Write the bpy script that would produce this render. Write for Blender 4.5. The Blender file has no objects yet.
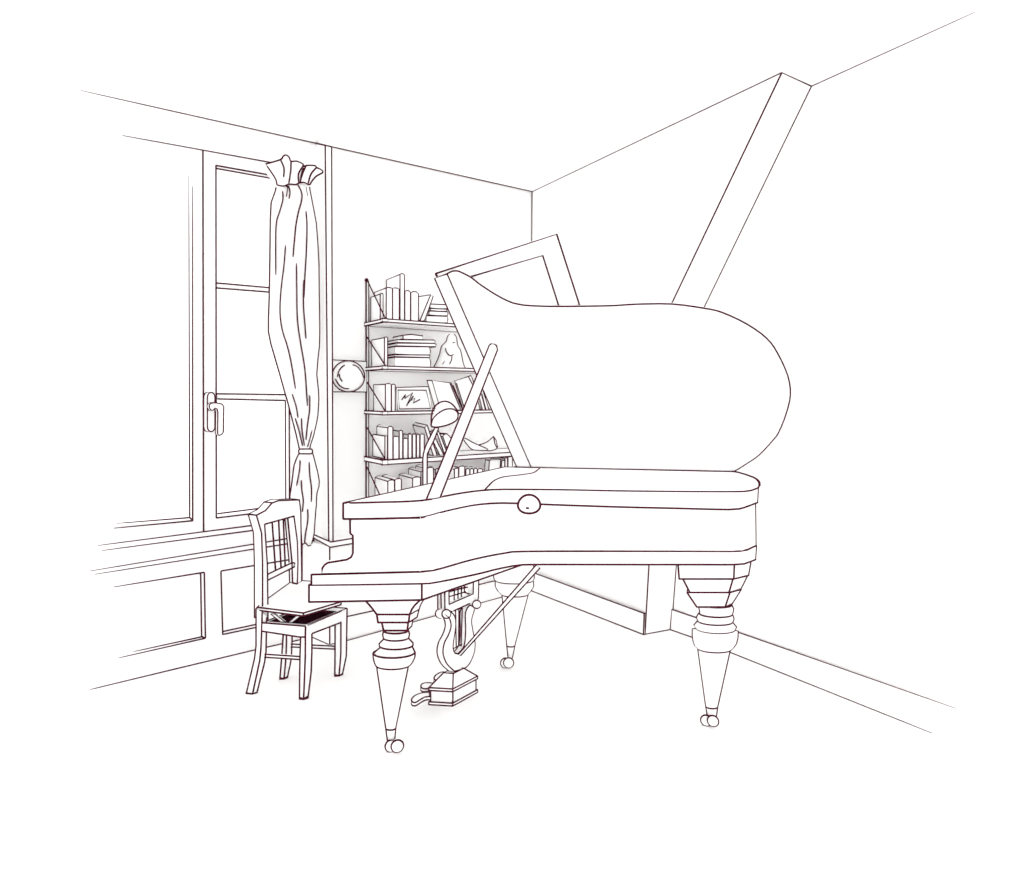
import bpy, math
from mathutils import Vector as V

# ------------------------------------------------------------------ scene, camera, light
sc = bpy.context.scene
col = sc.collection
FPX, EYE, CX, CY = 612.0, 1.403, 512.0, 395.0
cam = bpy.data.cameras.new('camera'); camo = bpy.data.objects.new('camera', cam); col.objects.link(camo)
cam.sensor_fit = 'HORIZONTAL'; cam.sensor_width = 36.0; cam.lens = FPX * 36 / 1024
cam.shift_y = -(440 - CY) / 1024
cam.clip_start = .02; cam.clip_end = 200
camo.location = (0, 0, EYE); camo.rotation_euler = (math.pi / 2, 0, 0)
sc.camera = camo
sc.view_settings.view_transform = 'Standard'; sc.view_settings.look = 'None'
sc.view_settings.gamma = 1; sc.view_settings.use_curve_mapping = False
sc.view_settings.exposure = 0.60
sc.cycles.max_bounces = 96; sc.cycles.diffuse_bounces = 96; sc.cycles.transparent_max_bounces = 16
w = bpy.data.worlds.new('sky'); sc.world = w; w.use_nodes = True
w.node_tree.nodes['Background'].inputs[0].default_value = (1, 1, .995, 1)
w.node_tree.nodes['Background'].inputs[1].default_value = 1.0

def mat(name, c, var=0.0, rough=1.0):
    m = bpy.data.materials.new(name); m.use_nodes = True
    nt = m.node_tree; nt.nodes.clear()
    o = nt.nodes.new('ShaderNodeOutputMaterial'); d = nt.nodes.new('ShaderNodeBsdfDiffuse')
    d.inputs['Color'].default_value = (*c, 1)
    if var:
        tc = nt.nodes.new('ShaderNodeTexCoord'); n = nt.nodes.new('ShaderNodeTexNoise'); n.inputs['Scale'].default_value = 9
        n.inputs['Detail'].default_value = 3
        r = nt.nodes.new('ShaderNodeValToRGB')
        r.color_ramp.elements[0].color = (*[x * (1 - var) for x in c], 1); r.color_ramp.elements[1].color = (*[min(1, x * (1 + var)) for x in c], 1)
        nt.links.new(tc.outputs['Object'], n.inputs['Vector']); nt.links.new(n.outputs['Fac'], r.inputs['Fac'])
        nt.links.new(r.outputs['Color'], d.inputs['Color'])
    nt.links.new(d.outputs[0], o.inputs[0])
    return m
PAPER = mat('white_paint', (1, 1, .9985))
INK = mat('plum_edging', (.070, .0125, .024), .35)
DARK = mat('hollow_shade', (.040, .009, .018), .25)  # dark fill colour, stands in for shade inside the chair seat
GLASS = bpy.data.materials.new('window_glass'); GLASS.use_nodes = True
_n = GLASS.node_tree; _n.nodes.clear()
_o = _n.nodes.new('ShaderNodeOutputMaterial'); _m = _n.nodes.new('ShaderNodeMixShader'); _t = _n.nodes.new('ShaderNodeBsdfTransparent'); _g = _n.nodes.new('ShaderNodeBsdfGlossy')
_g.inputs['Roughness'].default_value = .05; _m.inputs[0].default_value = .06
_n.links.new(_t.outputs[0], _m.inputs[1]); _n.links.new(_g.outputs[0], _m.inputs[2]); _n.links.new(_m.outputs[0], _o.inputs[0])

# ------------------------------------------------------------------ measuring: pixel -> point on a known plane
CAM = V((0, 0, EYE))
def ray(px, py): return V(((px - CX) / FPX, 1.0, -(py - CY) / FPX))
def onz(px, py, h):
    d = ray(px, py); return CAM + d * ((h - EYE) / d.z)
def ony(px, py, Y): return CAM + ray(px, py) * Y
def onp(p, P, n):
    d = ray(*p); return CAM + d * ((P - CAM).dot(n) / d.dot(n))
class Plane:
    def __init__(s, P, n): s.P = V(P); s.n = V(n).normalized()
    def __call__(s, px, py, t=0.0): return onp((px, py), s.P + s.n * t, s.n)
    def many(s, pts, t=0.0): return [s(x, y, t) for x, y in pts]
def vplane(a, b):            # vertical plane through two floor points, normal towards the camera
    d = V((b[0] - a[0], b[1] - a[1], 0)).normalized(); n = V((d.y, -d.x, 0))
    if n.dot(CAM - V((a[0], a[1], 0))) < 0: n = -n
    return Plane((a[0], a[1], 0), n)

# ------------------------------------------------------------------ mesh building
INKW = 1.32
class MB:
    def __init__(s, r=.0028): s.v = []; s.f = []; s.m = []; s.sm = []; s.r = r
    def face(s, pts, mi=0, smooth=False):
        b = len(s.v); s.v += [V(p) for p in pts]; s.f.append(tuple(range(b, b + len(pts)))); s.m.append(mi); s.sm.append(smooth); return s
    def grid(s, rows, closed=False, mi=0, smooth=True, caps=False):
        b = len(s.v); n = len(rows[0])
        for r in rows: s.v += [V(p) for p in r]
        for i in range(len(rows) - 1):
            for j in range(n if closed else n - 1):
                k = (j + 1) % n
                s.f.append((b + i * n + j, b + i * n + k, b + (i + 1) * n + k, b + (i + 1) * n + j)); s.m.append(mi); s.sm.append(smooth)
        if caps:
            s.f.append(tuple(b + j for j in range(n))[::-1]); s.m.append(mi); s.sm.append(False)
            s.f.append(tuple(b + (len(rows) - 1) * n + j for j in range(n))); s.m.append(mi); s.sm.append(False)
        return s
    def line(s, pts, r=None, closed=False, taper=(1, 1), mi=1, seg=6):
        r = (r or s.r) * (INKW if mi == 1 else 1); pts = [V(p) for p in pts]
        q = [pts[0]]
        for p in pts[1:]:
            if (p - q[-1]).length > 1e-5: q.append(p)
        pts = q
        if closed and len(pts) > 2 and (pts[0] - pts[-1]).length < 1e-5: pts.pop()
        if len(pts) < 2: return s
        rad = [r] * len(pts)
        if not closed and taper != (1, 1):
            a = pts[0].lerp(pts[1], .12); z = pts[-1].lerp(pts[-2], .12)
            pts = [pts[0], a] + pts[1:-1] + [z, pts[-1]]
            rad = [r * taper[0], r * (.4 + .6 * taper[0])] + [r] * (len(pts) - 4) + [r * (.4 + .6 * taper[1]), r * taper[1]]
        n = len(pts); rows = []; ref = None
        for i, p in enumerate(pts):
            a = pts[(i - 1) % n] if (closed or i) else p; z = pts[(i + 1) % n] if (closed or i < n - 1) else p
            t = (z - a)
            if t.length < 1e-7: t = V((0, 0, 1))
            t.normalize()
            if ref is None: ref = V((0, 0, 1)) if abs(t.z) < .9 else V((1, 0, 0))
            x = ref - t * ref.dot(t)
            if x.length < 1e-4: x = t.orthogonal()
            x.normalize(); y = t.cross(x); ref = x
            rows.append([p + (x * math.cos(2 * math.pi * k / seg) + y * math.sin(2 * math.pi * k / seg)) * rad[i] for k in range(seg)])
        if closed: rows.append(rows[0])
        return s.grid(rows, True, mi, True, caps=not closed)
    def prism(s, pts, vec, r=None, skip=(), back=True, conn=38, mi=0, ink=True, front=True):
        """polygon swept along vec; edges inked"""
        pts = [V(p) for p in pts]; vec = V(vec); n = len(pts); bk = [p + vec for p in pts]
        s.face(pts, mi); s.face(bk[::-1], mi)
        for i in range(n): s.face([pts[i], bk[i], bk[(i + 1) % n], pts[(i + 1) % n]], mi)
        if not ink: return s
        r = r or s.r
        def runs(P):
            if not skip: s.line(P, r, closed=True); return
            cur = []
            for i in range(n):
                if i in skip:
                    if len(cur) > 1: s.line(cur, r)
                    cur = []
                else:
                    if not cur: cur = [P[i]]
                    cur.append(P[(i + 1) % n])
            if len(cur) > 1: s.line(cur, r)
        if front: runs(pts)
        if back: runs(bk)
        for i in range(n):
            a = pts[i] - pts[i - 1]; b = pts[(i + 1) % n] - pts[i]
            if a.length < 1e-6 or b.length < 1e-6: continue
            if math.degrees(a.angle(b)) > conn and not (i in skip and (i - 1) % n in skip):
                if back: s.line([pts[i], bk[i]], r)
        return s
    def ball(s, c, rad, sc_=(1, 1, 1), rings=10, seg=16, outline=True, mi=0):
        rows = []
        for i in range(rings + 1):
            a = math.pi * i / rings
            rows.append([V(c) + V((rad * sc_[0] * math.sin(a) * math.cos(2 * math.pi * j / seg), rad * sc_[1] * math.sin(a) * math.sin(2 * math.pi * j / seg), rad * sc_[2] * math.cos(a))) for j in range(seg)])
        s.grid(rows, True, mi)
        if outline:
            d = V((CAM.x - c[0], CAM.y - c[1], 0)).normalized(); x = V((d.y, -d.x, 0))
            s.line([V(c) + d * rad * .25 + x * math.cos(2 * math.pi * k / 24) * rad * max(sc_[0], sc_[1]) + V((0, 0, 1)) * math.sin(2 * math.pi * k / 24) * rad * sc_[2] for k in range(24)], closed=True)
        return s
    def lathe(s, prof, Y, seg=28, rings=(), merid=True, r=None):
        """turned wood: prof rows (py, left px, right px) measured at depth Y"""
        rows = []; L = []; R = []
        for py, xl, xr in prof:
            a = ony(xl, py, Y); b = ony(xr, py, Y); c = (a + b) / 2; rad = (b.x - a.x) / 2
            rows.append([c + V((math.cos(2 * math.pi * k / seg), math.sin(2 * math.pi * k / seg) * .6, 0)) * rad for k in range(seg)])
            d = V((c.x, c.y, 0)).normalized(); x = V((d.y, -d.x, 0)) * rad
            L.append(c - x); R.append(c + x)
        s.grid(rows, True, 0, True, caps=True)
        L, R = [], []
        for row in rows:
            c = sum(row, V((0, 0, 0))) / len(row)
            for lst, pk in ((L, min), (R, max)):
                p = pk(row, key=lambda q: q.x / q.y); dd = p - c
                lst.append(p + (dd.normalized() if dd.length > 1e-6 else dd) * .0012)
        for i in rings: s.line(rows[i], r, closed=True)
        if merid: s.line(L, r); s.line(R, r)
        return s
    def build(s, name, parent=None, base=None, mats=None, cap=None):
        if parent is not None: base = V(parent.get('_base', parent.location))
        base = V(base) if base is not None else V((0, 0, 0))
        me = bpy.data.meshes.new(name); me.from_pydata([tuple(p - base) for p in s.v], [], s.f)
        for m in (mats or (PAPER, INK, DARK)): me.materials.append(m)
        me.polygons.foreach_set('material_index', s.m); me.polygons.foreach_set('use_smooth', s.sm); me.update()
        o = bpy.data.objects.new(name, me); col.objects.link(o)
        if parent is None: o.location = base
        else:
            o.parent = parent; o['_base'] = tuple(base)
        return o
def tag(o, label=None, cat=None, group=None, kind=None):
    if label: o['label'] = label
    if cat: o['category'] = cat
    if group: o['group'] = group
    if kind: o['kind'] = kind
    return o
def thing(name, loc, label, cat, group=None):
    o = bpy.data.objects.new(name, None); col.objects.link(o); o.location = loc; o.empty_display_size = .05
    return tag(o, label, cat, group)
def interp(rows, y):
    if y <= rows[0][0]: return rows[0][1:]
    for a, b in zip(rows, rows[1:]):
        if a[0] <= y <= b[0]:
            f = (y - a[0]) / (b[0] - a[0] or 1); return tuple(a[i] + (b[i] - a[i]) * f for i in range(1, len(a)))
    return rows[-1][1:]
def smoothpts(pts, n=6):       # Catmull-Rom through pixel points
    out = []; P = [pts[0]] + list(pts) + [pts[-1]]
    for i in range(1, len(P) - 2):
        p0, p1, p2, p3 = P[i - 1:i + 3]
        for k in range(n):
            t = k / n
            out.append(tuple(.5 * (2 * p1[j] + (p2[j] - p0[j]) * t + (2 * p0[j] - 5 * p1[j] + 4 * p2[j] - p3[j]) * t * t + (3 * p1[j] - p0[j] - 3 * p2[j] + p3[j]) * t ** 3) for j in (0, 1)))
    out.append(tuple(pts[-1])); return out
def loft(mb, rows, pl, t, depth, strokes=(), seg=20, r=None, sil=True, fold=0.0):
    """rounded soft body: rows (py, xl, xr) on plane offset t, elliptical section of the given depth ratio"""
    R = []; L_ = []; R_ = []
    for k, (py, xl, xr) in enumerate(rows):
        a = pl(xl, py, t); b = pl(xr, py, t); c = (a + b) / 2; hx = (b - a) / 2; hx.z = 0; rad = hx.length; b_ = rad * depth
        R.append([c + hx * math.cos(q) + pl.n * b_ * math.sin(q) * (1 + fold * math.cos(7 * q)) for q in [2 * math.pi * j / seg for j in range(seg)]])
        for lst, pk in ((L_, min), (R_, max)):
            p = pk(R[-1], key=lambda q: q.x / q.y); lst.append(p + (p - c).normalized() * .0028)
    mb.grid(R, True, 0, True, caps=True)
    if sil: mb.line(L_, r); mb.line(R_, r)
    for st in strokes:
        P = []
        for (x, y) in smoothpts(st, 4) if len(st) > 2 else st:
            xl, xr = interp(rows, y); c = (xl + xr) / 2; a = max((xr - xl) / 2, 1e-3); f = max(-1, min(1, (x - c) / a))
            rad = (pl(xr, y, t) - pl(xl, y, t)).length / 2
            P.append(pl(x, y, t + rad * depth * math.sqrt(1 - f * f) * (1 + abs(fold)) + .001))
        mb.line(P, r, taper=(.5, .5))
    return mb

# ------------------------------------------------------------------ the room
CEIL = EYE + 1.469
cor = onz(532, 192, CEIL); cor.z = 0
u = V((.8323, .5543, 0)).normalized(); nW = V((u.y, -u.x, 0))        # window wall direction, its normal into the room
W = Plane(cor, nW)
WL = .0032
def wstroke(mb, pts, t=.0, r=WL, taper=(1, 1)): mb.line([W(x, y, t) for x, y in pts], r, taper=taper)
def Wsh(s_, h, t=0.0): return cor + u * s_ + nW * t + V((0, 0, h))
def Ws(px, t=0.0):
    p = W(px, 400, t); return (p - cor).dot(u)

fl = MB(); fc = cor + u * 1.2 + nW * -.9
fl.face([(-7, -3.5, 0), (7, -3.5, 0), (7, 7, 0), (-7, 7, 0)])
tag(fl.build('floor'), kind='structure')
cl = MB(); cl.face([(-7, -3.5, CEIL), (-7, 7, CEIL), (7, 7, CEIL), (7, -3.5, CEIL)])
tag(cl.build('ceiling'), kind='structure')

# window wall (left): solid above, below and to the right of the window
lint = lambda x: 135.4 + (x - 122.4) * .1817
sill = lambda x: 545.5 + (x - 97.7) * -.1296
XL = -60
wl = MB(WL)
def wface(mb, pts, t=0.0, th=.12):
    P = [W(x, y, t) for x, y in pts]; mb.prism(P, nW * -th, ink=False)
sL = Ws(XL)
def wbox(mb, s0, s1, h0a, h1a, t=0.0, th=.12, h0b=None, h1b=None):
    h0b = h0a if h0b is None else h0b; h1b = h1a if h1b is None else h1b
    mb.prism([Wsh(s0, h0a, t), Wsh(s1, h0b, t), Wsh(s1, h1b, t), Wsh(s0, h1a, t)], nW * -th, ink=False)
hl = lambda px: W(px, lint(px)).z
hs = lambda px: W(px, sill(px)).z
xw0, xw1 = 96, 322                                       # window runs between these, measured in the wall
s0, s1 = Ws(-30), Ws(xw1)
hl0, hl1, hs0, hs1 = hl(100), hl(300), hs(100), hs(250)
wbox(wl, -6.5, s1, hl1 if hl1 < hl0 else hl0, CEIL)
wbox(wl, -6.5, s1, 0, min(hs0, hs1))
wbox(wl, s1, 0.12, 0, CEIL)
wbox(wl, -6.5, s0, min(hs0, hs1), hl1)
# ceiling line and corner line
wl.line([onz(80.5, 90.5, CEIL - .002), onz(532, 191.5, CEIL - .002)], WL, taper=(.35, 1))
wl.line([onz(532, 191.5, CEIL), V((cor.x - .003, cor.y - .003, 0))], WL)
# panelling of the lower wall
S = lambda *p, **k: wstroke(wl, p, **k)
S((113.6, 587), (204.3, 572.3), taper=(.4, 1)); S((204.3, 572.3), (205.4, 638.2)); S((200.6, 573), (201.6, 636.8))
S((133.4, 651.6), (201.6, 636.8), taper=(.4, 1)); S((118.2, 658), (205.4, 638.2), taper=(.4, 1)); S((201.6, 636.4), (205.4, 638.5))
S((220.9, 571), (292, 559.3)); S((220.9, 571), (222.7, 634.5)); S((222.7, 631.5), (258, 624)); S((222.7, 634.5), (258, 627.0))
S((302, 544), (302, 600)); S((313.8, 537), (313.0, 638))
wl.line([onz(90, 689.5, .002), onz(169, 670.5, .002), onz(260, 648.7, .002), onz(312.5, 637, .002)], WL, taper=(.4, 1))
tag(wl.build('wall_left'), kind='structure')

# two moulded rails under the window
tr = MB(WL)
def rail(mb, a, b, c, d, t=.03):
    P = [W(*p, t) for p in (a, b, c, d)]
    mb.prism([P[0], P[1], P[2], P[3]], nW * -t, ink=False)
    mb.line([P[0], P[1]], WL, taper=(.4, 1)); mb.line([P[3], P[2]], WL, taper=(.4, 1))
rail(tr, (97.7, 545.5), (262, 524.2), (262, 529.2), (102.3, 550.5))
tag(tr.build('trim_1'), kind='structure')
tr = MB(WL)
rail(tr, (89.5, 571), (313.5, 534.3), (313.5, 539.6), (94.8, 574.3), .02)
tag(tr.build('trim_2'), kind='structure')

# lower plinth of the shelf wall: steps forward, capped by a small rail that turns the corner
pl = MB(WL)
pin = onz(312.5, 637.5, 0); pout = onz(329.7, 645, 0); pcor = onz(526, 590.5, 0)
zr0, zr1 = EYE - (546.9 - 395) * pout.y / FPX, EYE - (541.6 - 395) * pout.y / FPX
foot = [pin, pout, pcor, V(cor) + nW * -.1, V(pin) + nW * -.1]
pl.prism(foot, (0, 0, zr0), ink=False)
for p in (pout,): pl.line([p, p + V((0, 0, zr0))], WL)
pl.line([pin, pout, onz(350, 640, 0), pcor], WL)
# baseboard top line on the plinth
sb = [ony(347.7, 616.4, onz(347.7, 640.7, 0).y - .03), ony(374, 610.6, onz(374, 633.3, 0).y - .03), ony(437, 594.2, onz(437, 614.3, 0).y - .03), ony(480, 584.3, onz(480, 602.8, 0).y - .03), ony(525, 573.5, onz(525, 590.8, 0).y - .03)]
pl.line(sb, WL)
tag(pl.build('wall_back'), kind='structure')
rl = MB(WL)
dn = (pcor - pout).normalized(); nn = V((dn.y, -dn.x, 0)); 
fr = [pin + nn * .01 - (pout - pin).normalized() * .0, pout + nn * .012, pcor + nn * .0, pcor - nn * .12, pin - nn * .1]
lo_ = [V((p.x, p.y, zr0 + (.028 if k in (0, 4) else 0))) for k, p in enumerate(fr)]; hi_ = [V((p.x, p.y, zr1 + (.019 if k in (0, 4) else 0))) for k, p in enumerate(fr)]
rl.grid([lo_, hi_], True, smooth=False, caps=True)
for q_ in (lo_, hi_): rl.line(q_[:3], WL)
tag(rl.build('trim_3'), kind='structure')
# narrow pilaster strip between window and shelves
ps = MB(WL)
tp = (pout - cor).dot(nW) - .004
a, b, c, d = W(325.2, 145.3, tp), W(331.6, 146.7, tp), W(333, 541.3, tp), W(328.7, 540.4, tp)
ps.prism([a + V((0, 0, .25)), b + V((0, 0, .25)), c, d], nW * -tp, ink=False); ps.line([a, d], WL); ps.line([b, c], WL); ps.line([a, b], WL)
PSf = Plane(a, u); ps.line([PSf(312, 142.3) - u * .002, a], WL)
tag(ps.build('trim_4'), kind='structure')

# the window itself
wn = bpy.data.objects.new('window_1', None); col.objects.link(wn); wn.location = (0, 0, 0); tag(wn, kind='structure')
wf = MB(WL)
def wq(*p, t=.015, th=.05): wface(wf, p, t, th)
wq((-30, lint(-30)), (325, lint(325)), (325, lint(325) + 17), (216, lint(216) + 15.5), (-30, lint(-30) + 17))
wq((192.4, lint(192) + 16), (216, lint(216) + 15.5), (216.4, 530.5), (192.4, 533.5))
wq((289.2, lint(289) + 16), (325, lint(325) + 17), (325, 505), (289.4, 509.5))
wq((216.4, 282.9), (289.4, 289.3), (289.4, 293.7), (216.4, 288)); wq((216.4, 393.7), (289.4, 394.6), (289.4, 400.5), (216.4, 399))
wq((216.4, 517.9), (325, 505), (325, 520), (216.4, 531)); wq((-30, 538), (192.4, 520.5), (192.4, 534), (-30, 562))
def ws(*p, t=.017, **k): wf.line([W(x, y, t) for x, y in p], WL, **k)
ws((122.4, 135.4), (325, 172.3), taper=(.4, 1))
ws((202.9, 150.3), (203.6, 531.5))
ws((188.8, 175.4), (189.7, 517.7), taper=(.4, 1)); ws((192.4, 186.4), (192.6, 520.2), taper=(.4, 1))
ws((116.8, 523.4), (189.7, 517.6), taper=(.4, 1)); ws((113.6, 528.2), (193, 520.7), taper=(.4, 1)); ws((189.7, 517.6), (193, 520.7))
ws((216, 165.4), (289, 178.4)); ws((216, 168.4), (289, 181.6)); ws((216, 165.2), (216.4, 518))
ws((216.4, 282.9), (288.5, 289.3)); ws((216.4, 288), (288.5, 293.7)); ws((216.4, 393.7), (288.5, 394.6)); ws((217.5, 399), (285.5, 400.6))
ws((285.3, 400.5), (285.8, 507)); ws((288.6, 170), (289.4, 510)); ws((216.4, 517.9), (290, 509.0)); ws((217.5, 513.7), (290, 504.5))
o = wf.build('window_frame', wn); 
wp = MB(); wp.face([W(-30, lint(-30), -.01), W(325, lint(325), -.01), W(325, 518, -.01), W(-30, 562, -.01)])
wp.build('pane', wn, mats=(GLASS,))
hd = MB(.0026)
def rr(x0, x1, y0, y1, cx_, cy_): # rounded rectangle in pixels
    P = []
    for (qx, qy, a0) in ((x1 - cx_, y0 + cy_, -90), (x1 - cx_, y1 - cy_, 0), (x0 + cx_, y1 - cy_, 90), (x0 + cx_, y0 + cy_, 180)):
        for k in range(5):
            a = math.radians(a0 + k * 22.5); P.append((qx + cx_ * math.cos(a), qy + cy_ * math.sin(a)))
    return P
hd.prism(W.many(rr(207.3, 215.0, 392.5, 431.6, 3.6, 5), .036), nW * -.02 - u * .014, conn=200)
wh = hd.build('window_handle', wn)
hv = MB(.0026)
hv.prism(W.many([(211.5, 403), (216, 402.8), (222, 404), (223.8, 406.5), (223.4, 432), (222, 434.2), (219, 435.6), (217.6, 434), (217.8, 412), (217, 409), (215, 408), (213.5, 410), (211, 410.3), (209.2, 407.5), (209.3, 404.8)], .075), nW * -.02 - u * .006, conn=200)
hv.build('lever', wh)

# right wall: far part, a step back, then the near part; the step leans out above the lid
rw = MB(WL)
cb = onz(529, 589.3, 0); b1 = onz(645, 634.5, 0); t1 = onz(782, 72.3, CEIL); ct = onz(532, 191.7, CEIL)
nf = (t1 - b1).cross(cb - b1).normalized(); PR = Plane(b1, nf)
k1, k2 = PR(649, 565), PR(650.5, 348)
b2 = onz(671.5, 629.5, 0); t2 = onz(811.5, 86, CEIL); b3 = onz(933, 732.5, 0)
dr = (b3 - b2).normalized(); nn2 = dr.cross(t2 - b2).normalized(); PN = Plane(b2, nn2)
k1b, k2b = PN(676.3, 565), PN(678, 361)
rw.face([cb, b1, k1, k2, t1, ct]); rw.face([b1, b2, k1b, k1]); rw.face([k1, k1b, k2b, k2]); rw.face([k2, k2b, t2, t1])
t3 = onz(975, 12, CEIL); dt = (t3 - t2).normalized()
bf = b2 + dr * 7; tf = t2 + dt * 6
rw.face([b2, bf, tf, t2, k2b, k1b])
rw.line([ct, t1, t2], WL * .95); rw.line([t2, t3], WL * .85, taper=(1, .45))
rw.line([t1, k2, k1, b1], WL); rw.line([t2, k2b, k1b, b2], WL)
tag(rw.build('wall_right'), kind='structure')
bb = MB(WL)
outv = V((-u.x, -u.y, 0)) * .012 + V((0, 0, .002))
Bt = [(529, 570.6), (645.6, 613.3), (673, 609.3), (697, 617.3)]
bot = [cb, b1, b2, onz(697, 638.4, 0)]
top = [V((p.x, p.y, 0)) for p in bot]
top = [ony(x, y, p.y - .006) for (x, y), p in zip(Bt, bot)]
for p in top: pass
b4 = onz(933, 732.5, 0); tn = ony(957, 708, onz(957, 742.3, 0).y - .004)
for i in range(3):
    bb.face([bot[i] + outv, bot[i + 1] + outv, top[i + 1] + outv, top[i] + outv])
bb.face([bot[3] + outv, b4 + outv, tn + outv, top[3] + outv])
bb.line([p + outv for p in top] , WL); bb.line([p + outv for p in bot], WL)
bb.line([top[3] + outv, tn + outv], WL * .85, taper=(1, .35)); bb.line([bot[3] + outv, b4 + outv], WL * .85, taper=(1, .35))
bb.line([bot[1] + outv, top[1] + outv], WL); bb.line([bot[2] + outv, top[2] + outv], WL)
tag(bb.build('baseboard_right'), kind='structure')

# ------------------------------------------------------------------ curtain
base = W(300, 545, .12); base.z = 0
cu = thing('curtain', W(300, 545, .12), 'long gathered white curtain tied near its bottom, hanging at the right of the window', 'curtain')
body = [(184, 277.5, 309), (188, 277.2, 309.6), (195, 275.5, 311), (206, 271.6, 313.2), (220, 270.8, 315.8), (240, 270.5, 317.3), (260, 270.3, 318.4), (300, 269.6, 318.8), (320, 268.8, 319.2), (333, 268.8, 319.2), (345, 271.3, 318.9), (356, 274.6, 317.6), (374, 280, 316.2), (391.6, 285, 318), (400, 287.5, 318.3), (415, 291.6, 317.4), (424, 294, 315.8), (436, 297, 313), (445, 299, 310), (450, 300, 309)]
c1 = MB(.0030)
loft(c1, body, W, .12, .45, [
    [(282.5, 191), (282.8, 200), (279.5, 212), (276.5, 222), (275.6, 240), (275.8, 275)],
    [(287.8, 186), (286.4, 197)], [(288.6, 186), (290, 192), (289, 199)],
    [(298, 184.5), (301.8, 193), (301.5, 201), (298.5, 212), (296, 225), (294.5, 240), (293, 257)],
    [(306, 187), (307.6, 196)], [(306, 211), (307, 225), (306.5, 250), (305, 275), (304, 298)],
    [(285.5, 245), (284, 265), (281, 290), (280, 312), (282.3, 330), (287, 345), (291, 362), (295.5, 389)],
    [(296.5, 263), (296.8, 290), (297.5, 320), (301, 345), (305, 370), (307.5, 406)],
    [(303.8, 280), (303.5, 305), (305, 325), (306, 339)], [(292, 394), (296, 406), (298, 418)],
    [(309.8, 395), (309.6, 410), (307.5, 425), (306, 440)], [(295, 418), (299, 431), (302.5, 446)], [(301.5, 418), (302, 430), (304.5, 446)],
    [(312, 430), (309.5, 440), (307.5, 447)]], fold=.10)
c1.build('drape', cu)
c2 = MB(.0030)
tail = [(453, 299.5, 312), (458, 297, 313.4), (464.5, 294.6, 315), (473, 293.4, 317.2), (482, 292.3, 318.7), (487, 291.5, 318.5), (493, 290.6, 316.6), (498, 290, 316), (506, 292, 315.8), (514, 298, 315), (524, 300.5, 314.3), (534, 301.8, 313.6), (540, 302, 312.3), (544.5, 302.5, 311)]
loft(c2, tail, W, .12, .45, [[(300, 460), (299.5, 470), (296.5, 486)], [(309.2, 462), (309.8, 475), (311.5, 488), (311.3, 502)], [(301.3, 480), (301.8, 490), (303.3, 500), (302.4, 512)], [(307.6, 509), (307.8, 520), (305.5, 534), (304.5, 543)]], fold=.10)
c2.line([W(302.5, 544.3, .15), W(305.5, 543, .16), W(308.5, 546, .16), W(311, 545, .15)], .003)
c2.build('tail', cu)
tie = MB(.0030); tie.prism(W.many(rr(298.6, 312.6, 449, 453.8, 2, 2.2), .165), nW * -.02, conn=200, back=False)
tie.build('curtain_tie', cu)
hdr = MB(.0033)
fr1 = [(265.6, 164), (280.5, 159.6), (283, 156.3), (286, 155), (289, 157), (291, 161.2), (297, 161.2), (303.2, 164.2), (302.6, 166.6), (307, 165.4), (314.8, 165.6), (316.6, 167.5), (320, 169), (323, 172.2), (316.5, 176), (312, 181), (309.2, 184.8), (304, 182.4), (299, 183), (296, 184.5), (289, 184.2), (284, 186), (278, 185.2), (276.8, 184), (276, 180), (272.5, 174)]
hdr.prism(W.many(smoothpts(fr1 + [fr1[0]], 3)[:-1], .165), nW * -.07, back=False, conn=200)
for st in ([(280.5, 159.6), (284, 168), (283.6, 177)], [(291, 161.2), (290.8, 170), (288.8, 184)], [(302.6, 166.6), (298.5, 174), (298.8, 183)], [(303.6, 168), (301.5, 174), (300.2, 182)], [(306, 166), (302.5, 174), (300, 182.5)], [(316.6, 167.5), (311, 174), (308, 184)], [(286, 186), (288, 187)]):
    hdr.line(W.many(smoothpts(st, 4) if len(st) > 2 else st, .167), taper=(1, .6))
hdr.build('curtain_heading', cu)

# ------------------------------------------------------------------ globe lamp on the wall by the shelf
gl = thing('wall_globe_lamp', W(349.3, 376.5, 0), 'round white globe lamp on a square wall plate, left of the bookshelf', 'wall lamp')
g1 = MB(.0030); g1.prism(W.many([(332.2, 359.8), (366.6, 361.4), (366.6, 392), (332.2, 391.8)], .02), nW * -.02); g1.build('wall_plate', gl)
g2 = MB(.0030); cc = W(349.2, 376.3, .06); ra = (W(366, 376, .06) - W(332.4, 376, .06)).length / 2
xd = u; rows = []
for i in range(9):
    a = math.pi / 2 * i / 8
    rows.append([cc - nW * .035 + (u * math.cos(q) + V((0, 0, 1)) * math.sin(q) * .93) * ra * math.cos(a) * 1.0 + nW * .06 * math.sin(a) for q in [2 * math.pi * k / 32 for k in range(32)]])
g2.grid([[p - nW * .02 for p in rows[0]]] + rows, True, 0); g2.line([p + nW * .012 for p in rows[1]], .0027, closed=True)
def onglobe(x, y): 
    p = W(x, y, .06); v = p - cc; f = min(.98, V((v.dot(u), 0, v.z / .93)).length / ra); return W(x, y, .025 + .06 * math.sqrt(1 - f * f) + .002)
for st in ([(344.8, 365), (341, 368), (338.5, 372), (337.5, 377)], [(335.3, 379), (339, 385), (344, 388.3), (349, 388.7)], [(352.5, 364.8), (357, 366.5), (361, 371.5), (364, 378)], [(339.2, 374), (340, 378), (342.3, 381.5)]):
    g2.line([onglobe(*p) for p in smoothpts(st, 4)], taper=(.7, .7))  # painted highlights: ink arcs trace the shine curves of the globe
g2.build('globe', gl)

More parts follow.
